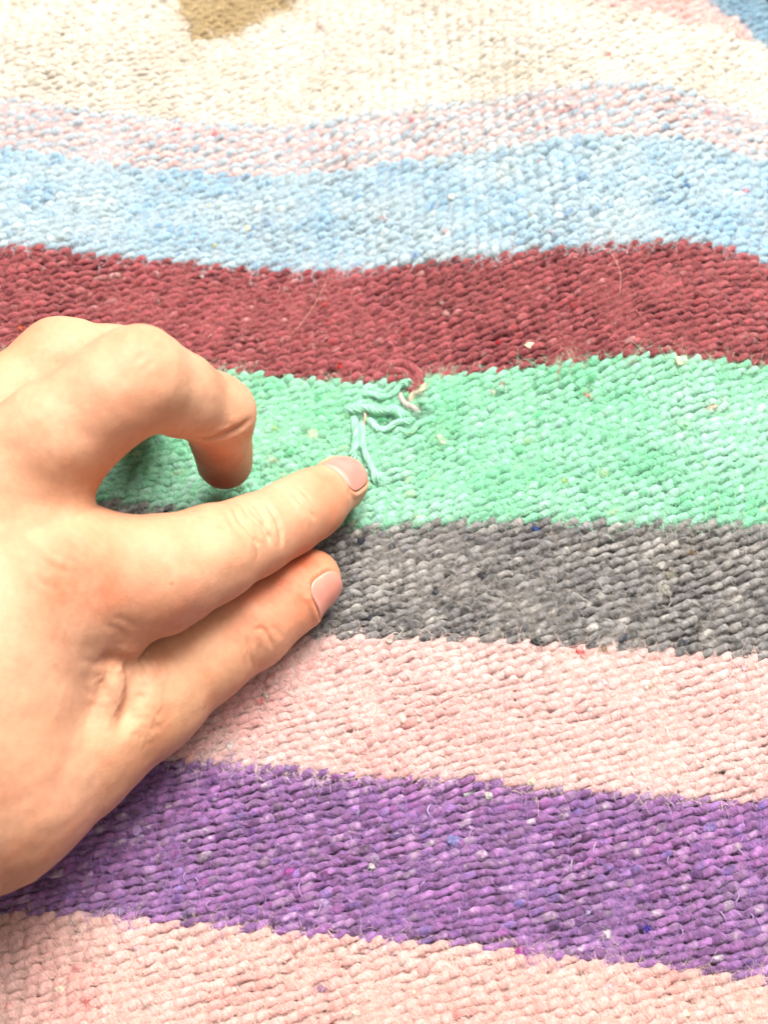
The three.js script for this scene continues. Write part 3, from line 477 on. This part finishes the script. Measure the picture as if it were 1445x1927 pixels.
const SKIN = rgb(211, 152, 120), SKIN2 = rgb(218, 166, 134), BLUSH = rgb(204, 108, 72), OLIVE = rgb(206, 158, 110);
function skinColour(x, y, z) {
  let c = mix3(SKIN, SKIN2, clamp(0.5 + 0.8 * noise(x / 11, y / 11, z / 11), 0, 1));
  c = mix3(c, OLIVE, 0.35 * clamp(noise(x / 19 + 4, y / 19, z / 19 + 8) + 0.1, 0, 1));
  let red = 0.22 * clamp(noise(x / 4.2, y / 4.2, z / 4.2) + 0.5 * noise(x / 1.7, y / 1.7, z / 1.7), 0, 1);
  for (const q of RED) { const d = ((x - q.p.x) ** 2 + (y - q.p.y) ** 2 + (z - q.p.z) ** 2) / (q.r * q.r); if (d < 6) red += q.k * Math.exp(-d) * (0.85 + 0.3 * noise(x / 2.8, y / 2.8, z / 2.8) + 0.2 * noise(x / 0.9, y / 0.9, z / 0.9)); }
  c = mix3(c, BLUSH, clamp(red, 0, 0.95));
  for (const q of MOLES) { const d = ((x - q.x) ** 2 + (y - q.y) ** 2 + (z - q.z) ** 2); if (d < 0.5) c = mix3(c, rgb(120, 74, 48), 0.45 * smooth(0.3, 0.03, d)); }
  const k = 1 + 0.06 * noise(x * 1.1, y * 1.1, z * 1.1) + 0.04 * noise(x * 2.7, y * 2.7, z * 2.7);
  return [c[0] * k, c[1] * k, c[2] * k];
}
{
  const CELL = 0.45, lo = [-135, 0.5, -52], hi = [4, 66, 118], B = 6;
  const nx = Math.ceil((hi[0] - lo[0]) / CELL / B) * B + 1, ny = Math.ceil((hi[1] - lo[1]) / CELL / B) * B + 1, nz = Math.ceil((hi[2] - lo[2]) / CELL / B) * B + 1;
  const F = new Float32Array(nx * ny * nz).fill(9), at = (i, j, k) => (k * ny + j) * nx + i, reach = CELL * B * 1.75;
  for (let k = 0; k < nz - 1; k += B) for (let j = 0; j < ny - 1; j += B) for (let i = 0; i < nx - 1; i += B) {
    const d = handD(lo[0] + (i + B / 2) * CELL, lo[1] + (j + B / 2) * CELL, lo[2] + (k + B / 2) * CELL), near = Math.abs(d) < reach;
    if (!near && d > 0) continue;
    for (let c = 0; c <= B; c++) for (let b = 0; b <= B; b++) for (let a = 0; a <= B; a++) { const o = at(i + a, j + b, k + c); if (near) { if (F[o] === 9 || F[o] === -9) F[o] = handD(lo[0] + (i + a) * CELL, lo[1] + (j + b) * CELL, lo[2] + (k + c) * CELL); } else if (F[o] === 9) F[o] = -9; }
  }
  // surface nets
  const vid = new Int32Array(nx * ny * nz).fill(-1), P = [], idx = [], g = [0, 0, 0];
  const corner = [[0, 0, 0], [1, 0, 0], [0, 1, 0], [1, 1, 0], [0, 0, 1], [1, 0, 1], [0, 1, 1], [1, 1, 1]], pairs = [[0, 1], [2, 3], [4, 5], [6, 7], [0, 2], [1, 3], [4, 6], [5, 7], [0, 4], [1, 5], [2, 6], [3, 7]];
  for (let k = 0; k < nz - 1; k++) for (let j = 0; j < ny - 1; j++) for (let i = 0; i < nx - 1; i++) {
    let m = 0; for (let c = 0; c < 8; c++) if (F[at(i + corner[c][0], j + corner[c][1], k + corner[c][2])] < 0) m++;
    if (m === 0 || m === 8) continue;
    let sx = 0, sy = 0, sz = 0, n = 0;
    for (const [a, b] of pairs) { const A = corner[a], C = corner[b], fa_ = F[at(i + A[0], j + A[1], k + A[2])], fb_ = F[at(i + C[0], j + C[1], k + C[2])]; if ((fa_ < 0) === (fb_ < 0)) continue; const t = fa_ / (fa_ - fb_); sx += lerp(A[0], C[0], t); sy += lerp(A[1], C[1], t); sz += lerp(A[2], C[2], t); n++; }
    vid[at(i, j, k)] = P.length / 3; P.push(lo[0] + (i + sx / n) * CELL, lo[1] + (j + sy / n) * CELL, lo[2] + (k + sz / n) * CELL);
  }
  const quad = (a, b, c, d, flip) => { if (a < 0 || b < 0 || c < 0 || d < 0) return; flip ? idx.push(a, c, b, a, d, c) : idx.push(a, b, c, a, c, d); };
  for (let k = 1; k < nz - 1; k++) for (let j = 1; j < ny - 1; j++) for (let i = 1; i < nx - 1; i++) {
    const s = F[at(i, j, k)] < 0;
    if (s !== (F[at(i + 1, j, k)] < 0)) quad(vid[at(i, j - 1, k - 1)], vid[at(i, j, k - 1)], vid[at(i, j, k)], vid[at(i, j - 1, k)], !s);
    if (s !== (F[at(i, j + 1, k)] < 0)) quad(vid[at(i - 1, j, k - 1)], vid[at(i - 1, j, k)], vid[at(i, j, k)], vid[at(i, j, k - 1)], !s);
    if (s !== (F[at(i, j, k + 1)] < 0)) quad(vid[at(i - 1, j - 1, k)], vid[at(i, j - 1, k)], vid[at(i, j, k)], vid[at(i - 1, j, k)], !s);
  }
  const n = P.length / 3, col = new Float32Array(n * 3) , pos = new Float32Array(n * 3);
  for (let i = 0; i < n; i++) {
    let x = P[3 * i], y = P[3 * i + 1], z = P[3 * i + 2]; grad(x, y, z, g);
    const d = handD(x, y, z); x -= d * g[0]; y -= d * g[1]; z -= d * g[2];
    const c = skinColour(x, y, z);
    let h = creaseAt(x, y, z) + nailRelief(x, y, z) + 0.28 * noise(x / 7, y / 7, z / 7) + 0.1 * noise(x / 2.6, y / 2.6, z / 2.6);
    x += h * g[0]; y += h * g[1]; z += h * g[2];
    pos[3 * i] = x * MM; pos[3 * i + 1] = y * MM; pos[3 * i + 2] = z * MM; col.set(c, 3 * i);
  }
  const geo = new THREE.BufferGeometry(); geo.setAttribute('position', new THREE.BufferAttribute(pos, 3)); geo.setAttribute('color', new THREE.BufferAttribute(col, 3)); geo.setIndex(idx); geo.computeVertexNormals();
  { // uv by the axis each face looks along, so that the fine relief is nowhere stretched
    const nor = geo.attributes.normal.array, map = new Map(), np = [], nn = [], nc = [], nu = [], ni = new Uint32Array(idx.length), pick3 = (t) => { let b = 0, m = -1; for (let a = 0; a < 3; a++) { const v = Math.abs(nor[3 * idx[t] + a] + nor[3 * idx[t + 1] + a] + nor[3 * idx[t + 2] + a]); if (v > m) { m = v; b = a; } } return b; };
    for (let t = 0; t < idx.length; t += 3) { const ax = pick3(t); for (let c = 0; c < 3; c++) { const v = idx[t + c], key = v * 3 + ax; let w = map.get(key); if (w === undefined) { w = np.length / 3; map.set(key, w); for (let a = 0; a < 3; a++) { np.push(pos[3 * v + a]); nn.push(nor[3 * v + a]); nc.push(col[3 * v + a]); } const q = [[1, 2], [0, 2], [0, 1]][ax]; nu.push(pos[3 * v + q[0]] / 0.016 + ax * 0.31, pos[3 * v + q[1]] / 0.016); } ni[t + c] = w; } }
    geo.setAttribute('position', new THREE.Float32BufferAttribute(np, 3)); geo.setAttribute('normal', new THREE.Float32BufferAttribute(nn, 3)); geo.setAttribute('color', new THREE.Float32BufferAttribute(nc, 3)); geo.setAttribute('uv', new THREE.Float32BufferAttribute(nu, 2)); geo.setIndex(new THREE.BufferAttribute(ni, 1));
  }
  const hand = new THREE.Group(); hand.name = 'hand'; scene.add(hand);
  hand.userData = { label: 'bare left hand with index fingertip on the frayed mint stripe, thumb beneath it', category: 'hand' };
  addPart(geo, handMat, 'skin', hand);
  // nails
  const nailMat = new THREE.MeshPhysicalMaterial({ color: 0xffffff, vertexColors: true, roughness: 0.34, clearcoat: 0.35, clearcoatRoughness: 0.25 });
  for (const [q, N] of NAILS.entries()) {
    const nt = 26, ns = 22, p2 = [], c2 = [], id2 = [];
    const surf = (t, phi, lift) => { // out from the bone to the skin
      const s = lerp(N.from, N.to, t), o = N.o.clone().addScaledVector(N.ax, s), d = N.n.clone().multiplyScalar(Math.cos(phi)).addScaledVector(N.l, Math.sin(phi));
      let a = 0, b = 12; for (let k = 0; k < 26; k++) { const m = (a + b) / 2; handD(o.x + d.x * m, o.y + d.y * m, o.z + d.z * m) < 0 ? a = m : b = m; }
      const flat = 6.1, r = lerp(a, Math.max(a, flat), 0.25 * smooth(0.3, 1, t)); return o.addScaledVector(d, r + lift);
    };
    for (let i = 0; i <= nt; i++) for (let k = -1; k <= ns + 1; k++) {
      const rim = k < 0 || k > ns, end = i === 0 || i === nt, t = lerp(0.015, 0.985, i / nt), s = clamp(k, 0, ns) / ns * 2 - 1, w = N.half * nailWidth(t);
      const p = surf(t, s * w, rim || end ? -0.9 : 0.1 + 0.14 * (1 - s * s)); p2.push(p.x * MM, p.y * MM, p.z * MM);
      const moon = smooth(0.24, 0.12, t + 0.14 * s * s), free = smooth(0.93, 0.97, t + 0.02 * s * s);
      let c = mix3(rgb(212, 130, 120), rgb(218, 144, 132), clamp(0.5 + 0.6 * noise(t * 5, s * 3, q * 9), 0, 1)); c = mix3(c, rgb(232, 186, 170), 0.5 * moon); c = mix3(c, rgb(226, 190, 164), 0.8 * free); if (q) c = mix3(c, rgb(214, 150, 128), 0.45); c2.push(...c);
    }
    const M = ns + 3; for (let i = 0; i < nt; i++) for (let k = 0; k < M - 1; k++) { const a = i * M + k, b = a + M; id2.push(a, a + 1, b, b, a + 1, b + 1); }
    const ng = new THREE.BufferGeometry(); ng.setAttribute('position', new THREE.Float32BufferAttribute(p2, 3)); ng.setAttribute('color', new THREE.Float32BufferAttribute(c2, 3)); ng.setIndex(id2); ng.computeVertexNormals();
    const m = addPart(ng, nailMat, 'fingernail', hand); m.userData.label = q ? 'nail of the thumb' : 'nail of the index finger';
  }
}
renderer.render(scene, camera);
